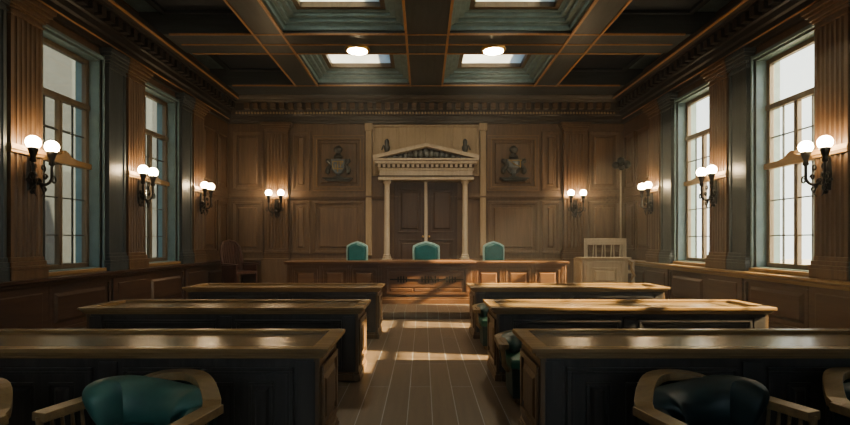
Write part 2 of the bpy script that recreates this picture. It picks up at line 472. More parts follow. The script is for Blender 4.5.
# ------------------------------------------------------------------ entablature / cornice
def cornice_profile():
    return [(0, 4.75), (.08, 4.75), (.08, 4.83), (.11, 4.84), (.11, 4.94), (.15, 4.97), (.16, 5.06), (.20, 5.08), (.20, 5.27),
            (.34, 5.28), (.36, 5.31), (.42, 5.32), (.46, 5.37), (.48, 5.43), (0, 5.43)]
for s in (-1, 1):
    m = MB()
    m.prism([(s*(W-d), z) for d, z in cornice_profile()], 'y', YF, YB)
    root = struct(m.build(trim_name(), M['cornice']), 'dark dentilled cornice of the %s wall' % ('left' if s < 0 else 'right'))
    d = MB(); y = 2.0
    while y < YB-.3:
        d.slab('x', s*W, -s, y, y+.12, 5.10, 5.26, .20, .32); y += .22
    d.build('dentils', M['cornice'], root)
    e = MB(); e.slab('x', s*W, -s, YF, YB-.2, 5.325, 5.35, .42, .475)
    e.slab('x', s*W, -s, YF, YB-.2, 4.835, 4.85, .08, .125)
    e.build('bead', M['bead'], root)
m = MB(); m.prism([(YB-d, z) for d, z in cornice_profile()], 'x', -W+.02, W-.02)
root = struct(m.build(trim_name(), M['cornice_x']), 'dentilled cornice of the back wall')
d = MB(); x = -4.95
while x < 4.9:
    d.slab('y', YB, -1, x, x+.13, 5.10, 5.26, .20, .32); x += .24
d.build('dentils', M['back_wood'], root)
d = MB(); x = -5.2
while x < 5.2:
    d.ball((x, YB-.165, 5.015), .034, 8); x += .085
d.build('egg_moulding', M['pale'], root)

# ------------------------------------------------------------------ ceiling
XB = [(-3.30, -2.75), (-.40, .40), (2.75, 3.30)]
YBM = []            # cross beams
yy = 9.5
while yy > -5: YBM.append((yy, yy+.98)); yy -= 3.1
YBM = YBM[::-1]
cof_y = []
for i, b in enumerate(YBM):
    y0 = b[1]; y1 = YBM[i+1][0] if i+1 < len(YBM) else 12.65
    cof_y.append((max(y0, YF), y1))
cof_y = [c for c in cof_y if c[1] > YF+.5]
sky = []
m = MB()
INS = .40
# slab with holes for the skylights
holes = []
for (x0, x1) in ((XB[0][1], XB[1][0]), (XB[1][1], XB[2][0])):
    for (y0, y1) in cof_y: holes.append((x0+INS, x1-INS, y0+INS, y1-INS))
# build slab as strips in x
for (xa, xb) in ((-W-.42, XB[0][1]+INS), (XB[1][0]-INS, XB[1][1]+INS), (XB[2][0]-INS, W+.42)):
    m.box(xa, xb, YF-.3, YB+.3, 5.86, ZT)
for (xa, xb) in ((XB[0][1]+INS, XB[1][0]-INS), (XB[1][1]+INS, XB[2][0]-INS)):
    prev = YF-.3
    for (y0, y1) in cof_y:
        m.box(xa, xb, prev, y0+INS, 5.86, ZT); prev = y1-INS
    m.box(xa, xb, prev, YB+.3, 5.86, ZT)
struct(m.build('ceiling', M['coffer']), 'dark coffered ceiling')
# long beams
for i, (xa, xb) in enumerate(XB):
    m = MB(); m.box(xa, xb, YF, 12.7, ZC, 5.87)
    q = MB()
    for e, za in ((.05, ZC+.07), (.10, ZC+.15)):
        q.box(xa-e, xb+e, YF, 12.7, za, 5.868)
    root = struct(m.build(trim_name(), M['beam'], bevel=.008), 'long ceiling beam')
    q.build('side_moulding', M['coffer'], root, bevel=.006)
    b = MB()
    for x in (xa, xb):
        b.box(x-.022, x+.022, YF, 12.7, ZC-.016, ZC+.025)
    b.build('bead', M['bead'], root)
# cross beams
for (ya, yb) in YBM+[(12.65, YB)]:
    if yb < YF: continue
    ya = max(ya, YF)
    m = MB(); m.box(-W+.02, W-.02, ya, yb, ZC+.004, 5.87)
    q = MB()
    for e, za in ((.05, ZC+.07), (.10, ZC+.15)):
        q.box(-2.9, 2.9, ya-e, min(yb+e, YB), za, 5.866)
    root = struct(m.build(trim_name(), M['beam_x'], bevel=.008), 'ceiling cross beam')
    q.build('side_moulding', M['coffer'], root, bevel=.006)
    b = MB()
    for y in ((ya, (ya+yb)/2, yb) if yb < 12 else (ya,)):
        b.box(-4.9, 4.9, y-.018, y+.018, ZC-.012, ZC+.02)
    b.build('bead', M['bead'], root)
# stepped coffers and skylights
for (x0, x1) in ((XB[0][1], XB[1][0]), (XB[1][1], XB[2][0])):
    for (y0, y1) in cof_y:
        m = MB()
        for (i0, za) in ((.10, 5.60), (.20, 5.66), (.28, 5.72)):
            z1_ = 5.862
            def ring(a, w):
                m.box(x0+a, x1-a, y0+a, y0+a+w, za, z1_); m.box(x0+a, x1-a, y1-a-w, y1-a, za, z1_)
                m.box(x0+a, x0+a+w, y0+a+w, y1-a-w, za, z1_); m.box(x1-a-w, x1-a, y0+a+w, y1-a-w, za, z1_)
            ring(i0-.02, .10)
        struct(m.build(trim_name(), M['coffer'], bevel=.006), 'stepped teal coffer moulding')
        sk = MB()
        a, w, za, zb = INS-.04, .09, 5.74, 5.90
        sk.box(x0+a, x1-a, y0+a, y0+a+w, za, zb); sk.box(x0+a, x1-a, y1-a-w, y1-a, za, zb)
        sk.box(x0+a, x0+a+w, y0+a+w, y1-a-w, za, zb); sk.box(x1-a-w, x1-a, y0+a+w, y1-a-w, za, zb)
        wn += 1
        root = struct(sk.build('window_%d' % wn, M['win_frame'], bevel=.006), 'skylight in a ceiling coffer')
        g = MB().box(x0+a+.05, x1-a-.05, y0+a+.05, y1-a-.05, 5.84, 5.85)
        g.build('pane', M['skyglass'], root)
# dark side coffers
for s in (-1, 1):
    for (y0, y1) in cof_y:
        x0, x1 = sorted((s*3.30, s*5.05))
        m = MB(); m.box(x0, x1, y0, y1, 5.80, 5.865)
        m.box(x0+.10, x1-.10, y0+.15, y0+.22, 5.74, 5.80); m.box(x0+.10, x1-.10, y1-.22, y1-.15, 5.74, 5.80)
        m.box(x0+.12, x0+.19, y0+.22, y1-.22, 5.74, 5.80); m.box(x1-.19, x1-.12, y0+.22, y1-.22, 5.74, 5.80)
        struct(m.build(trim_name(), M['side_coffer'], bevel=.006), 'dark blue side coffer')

# downlights under the cross beam
def downlight(x, y, label):
    t = thing('ceiling_downlight', label, 'ceiling light', (x, y, ZC), 0, 'downlights under the cross beam')
    r = MB().lathe([(.21, .004), (.255, .003), (.26, -.02), (.24, -.05), (.21, -.05)], n=28); r.build('trim_ring', M['brass'], t, smooth=False)
    g = MB().lathe([(.02, -.08), (.12, -.075), (.205, -.05), (.208, -.02)], n=28); g.build('lens', M['downlight'], t, smooth=True)
    return t
downlight(-1.42, 10.22, 'round glowing ceiling light left of the central beam')
downlight(1.36, 10.22, 'round glowing ceiling light right of the central beam')

# ------------------------------------------------------------------ sconces
def make_sconce(label, loc, rz):
    t = thing('wall_sconce', label, 'wall lamp', loc, rz, 'two-globe iron wall sconces')
    # local: wall plane y=0, projecting to +y, z=0 at the band height
    b = MB()
    b.loft([[(x*sx, 0.0, z) for x, z in ((-.05, -.52), (.05, -.52), (.07, -.3), (.05, -.08), (-.05, -.08), (-.07, -.3))] for sx in (1,)] +
           [[(x*.8, 0.03, z*.96-.01) for x, z in ((-.05, -.52), (.05, -.52), (.07, -.3), (.05, -.08), (-.05, -.08), (-.07, -.3))]])
    b.ball((0, .04, -.30), .045, 12); b.ball((0, .03, -.54), .03, 10)
    for sx in (-1, 1):
        pts = []
        for i in range(15):
            a = i/14*2.4*PI; r = .055*(1-i/20)
            pts.append((sx*(.075+r*math.cos(a)), .05, -.40+r*math.sin(a)))
        b.tube(pts, .012, 6)
    b.build('backplate', M['iron'], t, smooth=False)
    for sx in (-1, 1):
        a = MB()
        P = [(0, .03, -.34), (sx*.03, .09, -.42), (sx*.10, .14, -.43), (sx*.155, .17, -.36), (sx*.165, .17, -.26), (sx*.165, .17, -.10)]
        pts = []
        for i in range(len(P)-1):
            p0 = Vector(P[max(i-1, 0)]); p1 = Vector(P[i]); p2 = Vector(P[i+1]); p3 = Vector(P[min(i+2, len(P)-1)])
            for j in range(4):
                u = j/4
                pts.append(.5*((2*p1)+(p2-p0)*u+(2*p0-5*p1+4*p2-p3)*u*u+(3*p1-p0-3*p2+p3)*u**3))
        pts.append(Vector(P[-1]))
        a.tube(pts, .019, 8)
        c = [(sx*(.10+.04*math.cos(q*.5)*(1-q/22)), .13, -.33+.04*math.sin(q*.5)*(1-q/22)) for q in range(15)]
        a.tube(c, .012, 6)
        c = [(sx*(.20+.05*math.cos(2.6-q*.45)*(1-q/24)), .17, -.36+.06*math.sin(2.6-q*.45)*(1-q/24)) for q in range(17)]
        a.tube(c, .011, 6)
        c = [(sx*(.10+.05*math.cos(1.2+q*.45)*(1-q/24)), .12, -.49+.05*math.sin(1.2+q*.45)*(1-q/24)) for q in range(17)]
        a.tube(c, .011, 6)
        c = [(sx*(.075+.04*math.cos(-1+q*.5)*(1-q/22)), .12, -.21+.055*math.sin(-1+q*.5)*(1-q/22)) for q in range(15)]
        a.tube(c, .010, 6)
        a.tube([(sx*.05, .10, -.43), (sx*.09, .12, -.55), (sx*.04, .12, -.60)], [.016, .012, .005], 6)
        ar = a.build('arm', M['iron'], t, smooth=True)
        k = MB().lathe([(.018, -.17), (.04, -.15), (.028, -.10), (.05, -.03), (.065, .01), (.058, .025)], (sx*.165, .17, 0), 14)
        k.build('candle_cup', M['iron'], t, smooth=True)
        g = MB().ball((sx*.165, .17, .092), .088, 18)
        g.build('globe', M['globe'], t, smooth=True)
    return t
ZS = 2.71
ya = (bayA(0)[0]+bayA(0)[1])/2
sc = make_sconce('black iron two-globe sconce on the left pilaster nearest the camera', (-W+.155, ya, ZS), -PI/2)
xs = W-.155
for (loc, rz, lab) in (
    ((-xs, ya+PER, ZS), -PI/2, 'two-globe sconce on the left wall between its two tall windows'),
    ((-xs, ya+2*PER, ZS), -PI/2, 'two-globe sconce on the left wall pilaster farthest from the camera'),
    ((xs, ya, ZS), PI/2, 'black iron two-globe sconce on the right pilaster nearest the camera'),
    ((xs, ya+PER, ZS), PI/2, 'two-globe sconce on the right wall between its two tall windows'),
    ((xs, ya+2*PER, ZS), PI/2, 'two-globe sconce on the right wall pilaster farthest from the camera'),
    ((-4.1, YB-.175, ZS), PI, 'two-globe sconce on the left pilaster of the back wall'),
    ((4.1, YB-.175, ZS), PI, 'two-globe sconce on the right pilaster of the back wall')):
    dup(sc, loc, rz, lab)

# ------------------------------------------------------------------ portico with doors
root = MB()
for s in (-1, 1):
    x0, x1 = sorted((s*.98, s*1.26)); root.box(x0, x1, 13.42, YB-.02, .30, 1.02)          # pedestals
root.box(-1.36, 1.36, 13.40, YB-.02, 3.14, 3.22); root.box(-1.32, 1.32, 13.43, YB-.02, 3.22, 3.40)
root.box(-1.36, 1.36, 13.40, YB-.02, 3.40, 3.46); root.box(-1.44, 1.44, 13.30, YB-.02, 3.56, 3.64); root.box(-1.48, 1.48, 13.26, YB-.02, 3.64, 3.70)
root.box(-1.36, 1.36, 13.42, YB-.02, 3.46, 3.56)
x = -1.36
while x < 1.33:
    root.box(x, x+.075, 13.33, 13.42, 3.47, 3.56); x += .136
pr = struct(root.build('door_1', M['cream'], bevel=.006), 'pale classical portico around the dark double door'); pr.scale = (.945, 1, 1)
p = MB(); p.box(-1.37, 1.37, 13.395, 13.43, 3.465, 3.555); p.box(-1.37, 1.37, 13.385, 13.43, 3.225, 3.255); p.box(-1.45, 1.45, 13.285, 13.5, 3.632, 3.648)
p.build('shadow_bands', M['door'], pr)
p = MB(); p.prism([(-1.42, 3.70), (1.42, 3.70), (0, 4.02)], 'y', 13.50, YB-.02)
p.build('tympanum', M['bronze'], pr)
p = MB()
for s in (-1, 1):
    p.prism([(s*1.50, 3.70), (s*1.50, 3.78), (0, 4.10), (0, 4.01), (s*1.38, 3.70)], 'y', 13.26, YB-.02)
p.build('raking_cornice', M['cream'], pr, bevel=.006)
p = MB()
for i in range(15):
    t_ = (i-7)/7; h = .11*(1-abs(t_))+.03
    p.ball((t_*1.05, 13.48, 3.72+h), .05+.04*(1-abs(t_)), 10, sz=1.3)
    p.ball((t_*1.05+.05, 13.47, 3.72+h*.8), .03, 8)
p.build('relief_carving', M['shield'], pr, smooth=True)
for s in (-1, 1):
    p = MB()
    p.box(s*1.12-.09, s*1.12+.09, 13.46, 13.60, 3.76, 3.90)
    p.lathe([(.03, 3.88), (.07, 3.95), (.09, 4.03), (.05, 4.10), (.06, 4.16), (.055, 4.22), (.02, 4.26)], (s*1.12, 13.53, 0), 12, 1.1, .8)
    p.tube([(s*1.12, 13.53, 4.0), (s*1.22, 13.52, 4.08), (s*1.26, 13.51, 3.96)], .025, 6)
    p.build('carved_figure', M['bronze'], pr, smooth=True)
    c = MB(); c.lathe([(.125, 1.02), (.125, 1.07), (.10, 1.09), (.11, 1.12), (.085, 1.15), (.085, 1.3), (.082, 2.2), (.073, 3.0), (.08, 3.02), (.085, 3.05), (.11, 3.07), (.12, 3.10), (.12, 3.14)], (s*1.12, 13.57, 0), 20)
    c.build('column', M['cream'], pr, smooth=False)
    x0, x1 = sorted((s*.02, s*.92))
    dr = MB(); dr.box(x0, x1, YB-.10, YB-.02, .31, 3.10)
    dr.frame('y', YB-.10, -1, x0+.10, x1-.10, .55, 1.55, .04, 0, .03); dr.slab('y', YB-.10, -1, x0+.2, x1-.2, .65, 1.45, 0, .03, .03)
    dr.frame('y', YB-.10, -1, x0+.10, x1-.10, 1.72, 2.95, .04, 0, .03); dr.slab('y', YB-.10, -1, x0+.2, x1-.2, 1.82, 2.85, 0, .03, .03)
    do = dr.build('door_leaf', M['door'], pr, bevel=.006)
    MB().lathe([(.012, 0), (.03, .02), (.035, .05), (.01, .07)], n=12).build('door_handle', M['brass'], do).matrix_local = Matrix.Translation((s*.09, YB-.10, 1.62)) @ Matrix.Rotation(PI/2, 4, 'X')
p = MB(); p.box(-.045, .045, YB-.14, YB-.02, .31, 3.14)
p.build('door_astragal', M['cream'], pr, bevel=.006)

# ------------------------------------------------------------------ coats of arms on shelves
def crest(x, label, kind):
    t = thing('wall_crest', label, 'crest', (x, YB-.07, 3.2), 0)
    s = MB()
    s.prism([(-.36, 0), (-.30, -.06), (.30, -.06), (.36, 0)], 'y', -.20, .015); s.box(-.40, .40, -.22, .015, 0, .03)
    s.build('shelf', M['bronze'], t, bevel=.006)
    b = MB()
    sh = [(0, .12), (.10, .18), (.17, .30), (.19, .44), (.20, .56), (.10, .55), (0, .58), (-.10, .55), (-.20, .56), (-.19, .44), (-.17, .30), (-.10, .18)]
    b.prism([(a*1.25, z) for a, z in sh], 'y', -.06, .015)
    for sx in (-1, 1):
        pts = [(sx*(.26+.05*math.sin(i*.9)), -.05, .16+i*.045) for i in range(10)]
        b.tube(pts, [.045, .06, .05, .06, .05, .06, .05, .05, .04, .02], 8)
        b.ball((sx*.29, -.05, .50), .06, 10); b.ball((sx*.27, -.05, .24), .055, 10)
    b.lathe([(.10, .58), (.13, .60), (.12, .64), (.075, .68), (.06, .72), (.11, .78), (.12, .84), (.07, .90), (.02, .93)], (0, -.04, 0), 14, 1, .7)
    b.box(-.05, .05, -.09, .0, .03, .16); b.box(-.12, .12, -.14, .0, .03, .07)
    b.build('mantling', M['bronze'], t, smooth=False, bevel=.004)
    f = MB()
    if kind == 0:
        f.prism([(a*.95, z*.95+.02) for a, z in sh], 'y', -.085, -.06)
        f.build('shield', M['shield'], t, bevel=.006)
        g = MB()
        g.box(-.15, .15, -.105, -.085, .47, .50); g.box(-.135, .135, -.105, -.085, .27, .295)
        g.box(-.15, -.125, -.105, -.085, .30, .50); g.box(-.02, .01, -.105, -.085, .19, .50); g.box(.06, .085, -.105, -.085, .33, .50); g.box(-.08, -.06, -.105, -.085, .29, .40)
        g.tube([(.02, -.1, .44), (.09, -.1, .40), (.14, -.1, .47)], .012, 6)
        g.build('charge', M['brass'], t)
    else:
        f.lathe([(.05, .14), (.07, .26), (.15, .33), (.17, .42), (.19, .52), (.16, .55)], (0, -.06, 0), 14, 1, .5)
        f.build('shield', M['shield'], t, bevel=.004)
        g = MB()
        g.box(-.16, .20, -.175, -.15, .49, .52); g.box(.15, .175, -.175, -.15, .30, .50); g.tube([(-.12, -.15, .50), (0, -.16, .40), (.15, -.15, .34)], .012, 6)
        g.build('charge', M['brass'], t)
    return t
crest(-2.42, 'dark metal coat of arms with gilt shield left of the portico', 0)
crest(2.42, 'dark helmet-shaped coat of arms right of the portico', 1)

# ------------------------------------------------------------------ dais
m = MB(); m.box(-3.5, 3.5, 9.65, 11.25, 0, .13); m.box(-3.52, 3.52, 9.62, 11.25, .105, .135)
struct(m.build(trim_name(), M['floor'], bevel=.006), 'low step in front of the judges bench')
m = MB(); m.box(-5.30, 5.30, 11.25, YB-.13, 0, .30)
struct(m.build(trim_name(), M['desk_top'], bevel=.006), 'raised dais behind the judges bench')

# ------------------------------------------------------------------ judges bench
t = thing('judges_bench', 'long cherry wood judges bench with projecting panelled centre', 'judge bench', (0, 10.9, .135))
m = MB()
m.box(-.98, .98, .0, .62, 0, .88)
m.box(-1.02, 1.02, -.03, .62, 0, .10); m.box(-1.0, 1.0, -.015, .62, .10, .14)
m.build('centre_desk', M['bench_wood'], t, bevel=.008)
m = MB(); m.box(-1.06, 1.06, -.10, .70, .88, .93); m.box(-1.03, 1.03, -.06, .66, .845, .88)
m.build('desktop', M['bench_wood'], t, bevel=.008)
m = MB()
m.frame('y', 0, -1, -.90, .90, .20, .80, .05, 0, .03); m.frame('y', 0, -1, -.85, .85, .25, .75, .025, 0, .015)
m.slab('y', 0, -1, -.80, .80, .36, .70, 0, .012)
for a in (-.8, -.27, .27): m.slab('y', 0, -1, a, a+.5, .255, .34, 0, .018, .012)
m.build('front_panel', M['bench_panel'], t, bevel=.004)
m = MB()
m.box(-.80, .80, -.024, -.008, .520, .544)
for x, h in ((-.62, .045), (-.56, .055), (-.50, .055), (-.44, .045), (-.10, .045), (-.03, .06), (.04, .06), (.19, .06), (.25, .035), (.44, .045), (.50, .055), (.56, .055), (.62, .045)):
    m.box(x-.015, x+.015, -.026, -.008, .532-h*1.3, .532+h*1.3)
m.prism([(.07, .60), (.10, .60), (.16, .47), (.13, .47)], 'y', -.026, -.008)
m.build('inlay', M['inlay'], t)
for s in (-1, 1):
    x0, x1 = sorted((s*.98, s*3.15))
    m = MB(); m.box(x0, x1, .36, .80, 0 if True else 0, .87)
    m.box(x0, x1, .34, .80, 0, .12)
    m.frame('y', .36, -1, x0+.02, x1-.02, .14, .86, .05, 0, .02)
    for i in range(3):
        a = x0+.14+i*.66
        m.frame('y', .36, -1, a, a+.56, .24, .74, .035, 0, .028); m.slab('y', .36, -1, a+.08, a+.48, .31, .67, 0, .03, .04)
    for a in (x0+.02, x0+.70, x0+1.36, x1-.14):
        for j in range(3): m.slab('y', .36, -1, a+.02+j*.035, a+.04+j*.035, .2, .82, 0, .026)
    m.build('wing', M['bench_wood'], t, bevel=.005)
    m = MB(); xa, xb = (x0-.05, x1) if s < 0 else (x0, x1+.05)
    m.box(xa, xb, .28, .86, .87, .91); m.box(xa, xb, .32, .84, .84, .87)
    m.build('desktop', M['bench_wood'], t, bevel=.006)

# ------------------------------------------------------------------ judges' chairs
def judge_chair(label, loc, sc_, group):
    t = thing('judge_chair', label, 'chair', loc, 0, group)
    def outline(k, w, h):
        return [(-w, .50), (w, .50), (w*1.04, h*.80), (w*1.0, h*.90), (w*.62, h*.955), (0, h), (-w*.62, h*.955), (-w, h*.90), (-w*1.04, h*.80)]
    w, h = .30*sc_, 1.20
    p = MB()
    a = outline(0, w, h)
    p.prism([(x, z) for x, z in a], 'y', .22, .30); p.build('back_frame', M['teal_piping'], t, bevel=.015)
    p = MB()
    cx, cz = 0, .85
    r0 = [(x*.86, .215, .85+(z-.85)*.9) for x, z in a]; r1 = [(x*.84, .17, .85+(z-.85)*.88) for x, z in a]; r2 = [(x*.66, .145, .85+(z-.85)*.72) for x, z in a]
    p.loft([r0, r1, r2]); p.build('back_pad', M['teal'], t, bevel=.01)
    p = MB(); p.box(-w, w, -.28, .22, .42, .52); p.build('seat', M['teal'], t, bevel=.03, seg=3)
    for s in (-1, 1):
        p = MB(); p.box(s*w-.035, s*w+.035, -.24, .24, .66, .70); p.box(s*w-.02, s*w+.02, -.22, -.18, .46, .66); p.build('armrest', M['chair_wood'], t, bevel=.01)
        for y in (-.24, .22):
            p = MB(); p.tube([(s*(w-.05), y, .42), (s*(w-.03), y, 0)], [.025, .018], 8); p.build('leg', M['chair_wood'], t)
    return t
jc = judge_chair('high-backed teal leather chair at the centre of the judges bench', (0, 12.35, .30), 1.12, 'teal chairs behind the judges bench')
j2 = judge_chair('teal leather chair at the left side of the judges bench', (-1.74, 12.35, .30), .88, 'teal chairs behind the judges bench')
dup(j2, (1.70, 12.35, .30), 0, 'teal leather chair at the right side of the judges bench', 'teal chairs behind the judges bench')
for o in (j2,): pass

# ------------------------------------------------------------------ counsel desks
def counsel_desk(s, y, label):
    """s=+1 right of the aisle, -1 left; y = front edge of the top"""
    t = thing('counsel_desk', label, 'desk', ((.695 if s > 0 else -.76), y, 0), 0, 'long panelled desks in rows')
    def bx(m, a0, a1, y0, y1, z0, z1): m.box(s*a0, s*a1, y0, y1, z0, z1)
    Lg, D = 2.98, .76
    H = .80
    m = MB(); bx(m, .05, Lg-.05, .06, .10, .06, H-.075)
    def fx(a, b): return tuple(sorted((s*a, s*b)))
    m2 = m
    for (a, b) in ((.20, 1.36), (1.56, 2.78)):
        u0, u1 = fx(a, b)
        m.frame('y', .06, -1, u0, u1, .14, .66, .025, 0, .025)
        m.frame('y', .06, -1, u0+.03, u1-.03, .17, .63, .02, 0, .012)
        n0, n1 = fx(a+.13, a+.30); w0, w1 = fx(a+.40, b-.12)
        for (q0, q1) in ((n0, n1), (w0, w1)):
            m.frame('y', .06, -1, q0, q1, .20, .56, .018, 0, .02); m.slab('y', .06, -1, q0+.035, q1-.035, .235, .525, 0, .022, .02)
    for a in (.05, 1.39, 2.80):
        u0, u1 = fx(a, a+.13); m.slab('y', .06, -1, u0, u1, .10, .70, 0, .018)
    m.build('front_panel', M['desk'], t, bevel=.004)
    for a, nm in ((.02, .06), (Lg-.06, Lg-.02)):
        m = MB(); bx(m, a, nm, .045, D-.06, .06, H-.075)
        pl = s*a if a < 1 else s*nm
        sg = -s if a < 1 else s
        m.frame('x', pl, sg, .08, D-.10, .16, .66, .05, 0, .02); m.slab('x', pl, sg, .17, D-.19, .25, .57, 0, .02, .03)
        m.build('side_panel', M['desk_end'], t, bevel=.004)
    m = MB(); bx(m, .06, Lg-.06, D-.12, D-.08, .06, H-.075); m.build('rear_panel', M['desk'], t)
    m = MB()
    bx(m, 0, .075, .03, D-.04, 0, .07); bx(m, Lg-.075, Lg, .03, D-.04, 0, .07)
    bx(m, .075, Lg-.075, .03, .09, 0, .07)
    bx(m, .01, .07, .04, D-.05, .07, .10); bx(m, .07, Lg-.07, .045, .075, .07, .095)
    m.build('base_moulding', M['desk_end'], t, bevel=.008)
    # tray-like top with raised rim
    m = MB(); bx(m, -.045, Lg+.045, 0, .085, H-.035, H); bx(m, -.045, Lg+.045, D-.085, D, H-.035, H)
    bx(m, -.045, .075, .085, D-.085, H-.035, H); bx(m, Lg-.075, Lg+.045, .085, D-.085, H-.035, H)
    bx(m, -.02, Lg+.02, .025, D-.025, H-.06, H-.035); bx(m, 0, Lg, .04, D-.04, H-.078, H-.06)
    tp = m.build('desktop', M['desk_top'], t, bevel=.006)
    m = MB(); bx(m, .075, Lg-.075, .085, D-.085, H-.045, H-.028); m.build('writing_surface', M['surface'], tp)
    return t
for i, (y, nm) in enumerate(((3.34, 'nearest'), (5.36, 'middle'), (7.68, 'farthest'))):
    for s in (-1, 1):
        counsel_desk(s, y, 'long dark panelled desk %s the aisle, in the row %s the camera' % ('left of' if s < 0 else 'right of',
                     {'nearest': 'nearest to', 'middle': 'second from', 'farthest': 'farthest from'}[nm]))

# ------------------------------------------------------------------ tub chairs
def tub_chair(label, loc, rz, leather, seat, group, za=.58, zr=.10, plump=0, over=.05, a=.36, bk=.20):
    t = thing('tub_chair', label, 'chair', loc, rz, group)
    # local: faces -y; plan curve of the arm rail
    yc_ = .10 if bk < .25 else .0; ks = a/.36
    path = [(-a-.02, -.34), (-a-.015, -.25), (-a-.01, -.16), (-a-.004, -.07), (-a, .02), (-a, yc_-.02)]
    for i in range(1, 16):
        u = -1+2*i/16
        path.append((a*u, yc_+bk*(1-abs(u)**(2.0 if bk < .25 else 1.7))))
    path += [(a, yc_-.02), (a, .02), (a+.004, -.07), (a+.01, -.16), (a+.015, -.25), (a+.02, -.34)]
    n = len(path)
    def zrail(y): 
        u = min(1, max(0, (y-.0)/.28)); return za+zr*u*u*(3-2*u)
    def nrm(i):
        p = Vector(path[max(i-1, 0)]); q = Vector(path[min(i+1, n-1)]); d = (q-p).normalized()
        return Vector((-d.y, d.x))     # outward for this winding
    def strip(i0, i1, wi, wo, zb, zt):
        rings = []
        for i in range(i0, i1):
            p = Vector(path[i]); nn = nrm(i)
            if nn.dot(p-Vector((0, -.1))) < 0: nn = -nn
            A = p-nn*wi; B = p+nn*wo; z = zrail(p.y)
            rings.append([(A.x, A.y, z+zb), (B.x, B.y, z+zb), (B.x, B.y, z+zt), (A.x, A.y, z+zt)])
        return rings
    m = MB().loft(strip(0, n, .055, .045, -.05, 0)); m.build('arm_rail', M['chair_wood'], t, bevel=.007)
    # outer shell behind the cushion
    rings = []
    for i in range(4, n-4):
        p = Vector(path[i]); nn = nrm(i)
        if nn.dot(p-Vector((0, -.1))) < 0: nn = -nn
        A = p-nn*.02; B = p+nn*.012; z = zrail(p.y)-.05
        rings.append([(A.x*.92, A.y*.92, .30), (B.x*.92, B.y*.92, .30), (B.x, B.y, z), (A.x, A.y, z)])
    MB().loft(rings).build('back_shell', M['darkgreen'], t, smooth=False)
    # padded back cushion, crescent; plump = -1/1 swells over one arm, 2 over the whole back
    rings = []
    def sm(t_): t_ = min(1, max(0, t_)); return t_*t_*(3-2*t_)
    K = 25
    rx, ry, y0_ = a-.01, (.87*bk if bk > .25 else bk+.06), (.0 if bk > .25 else .03)
    def cp(th): return Vector((rx*math.cos(th), y0_+ry*math.sin(th)))
    for i in range(K):
        u = i/(K-1)
        th_ = math.radians(222-264*u)
        p = cp(th_); d_ = (cp(th_-.01)-cp(th_+.01)).normalized(); nn = Vector((-d_.y, d_.x))
        e = math.sqrt(max(0.0, 1-(1-min(1, min(u, 1-u)/.16))**2))
        e = max(e, .18)
        if plump == 2: ov = 1.0
        elif plump == 1: ov = 1-sm((u-.26)/.30)
        elif plump == -1: ov = sm((u-.44)/.30)
        else: ov = 0.0
        zr_ = zrail(p.y)
        if abs(plump) == 1:
            top = (za+zr-.045)*1.0 + over*ov
            if ov < .5: top = min(top, zr_-.015+ov*.2)
        else: top = zr_+over
        top = .43+(top-.43)*(.55+.45*e)
        o = -.05+(.10 if abs(plump) == 1 else .09)*ov*e
        th = .10+.15*e
        def pt(d, z): q = p-nn*d; return (q.x, q.y, z)
        rings.append([pt(.06, .40), pt(th, .40), pt(th+.02, .41+(top-.41)*.45), pt(th*.90, top-.05), pt(th*.62, top-.010), pt(th*.30, top), pt(-o*.5+.01, top-.015), pt(-o, top-.05), pt(-o+.012, min(top-.09, zr_-.03))])
    MB().loft(rings).build('back_cushion', leather, t, smooth=True, sub=2)
    # seat
    m = MB()
    prof = [(-.31, -.36), (-.15, -.385), (.15, -.385), (.31, -.36), (.32, -.1), (.31, .06), (.20, .18), (0, .22), (-.20, .18), (-.31, .06), (-.32, -.1)]
    prof = [(x*ks, y) for x, y in prof]
    m.loft([[(x*.97, y*.97, .325) for x, y in prof], [(x, y, .34) for x, y in prof], [(x, y, .39) for x, y in prof], [(x*.95, y*.95, .412) for x, y in prof], [(x*.6, y*.6, .425) for x, y in prof]])
    m.build('seat', seat, t, smooth=True, bevel=.008)
    m = MB(); m.loft([[(x*.93, y*.92, .05) for x, y in prof], [(x*.97, y*.97, .33) for x, y in prof]])
    m.build('seat_apron', M['darkgreen'], t, bevel=.006)
    for sx in (-1, 1):
        for y in (-.30, .10):
            m = MB(); m.tube([(sx*.24*ks, y, .06), (sx*.25*ks, y, 0)], [.024, .018], 8); m.build('leg', M['chair_wood'], t)
        m = MB(); m.tube([(sx*(a+.02), -.33, .555), (sx*(a+.012), -.33, .36), (sx*(a-.03), -.32, .30)], [.018, .022, .018], 8); m.build('arm_post', M['chair_wood'], t)
        for k in range(4):
            y = -.27+k*.062
            m = MB(); m.tube([(sx*(a+.012), y, .56), (sx*(a+.0), y, .45), (sx*(a-.02), y, .33)], [.008, .011, .008], 7); m.build('spindle', M['chair_wood'], t)
    return t
g1 = 'green tub chairs in the front row'
c1 = tub_chair('green leather tub chair with light wood rail, in front of the left nearest desk', (-1.68, 2.96, 0), math.radians(-14), M['green'], M['green'], g1, plump=1, over=.05, a=.42, bk=.29)
dup(c1, (-2.78, 2.76, 0), math.radians(-10), 'tub chair cut off at the left edge, only a rail end showing', g1)
c2 = tub_chair('near-black leather tub chair with light wood rail, in front of the right nearest desk', (1.56, 2.95, 0), math.radians(17), M['navy'], M['navy'], g1, plump=-1, over=.05, a=.42, bk=.29)
dup(c2, (2.74, 3.00, 0), math.radians(14), 'tub chair with rail spindles cut off at the right edge', g1)
g2 = 'dark green chairs between the right desks'
c3 = tub_chair('dark green armchair by the aisle, just behind the right nearest desk', (1.045, 4.98, 0), 0, M['darkgreen'], M['seatgreen'], g2, .555, .025, 2, .015)
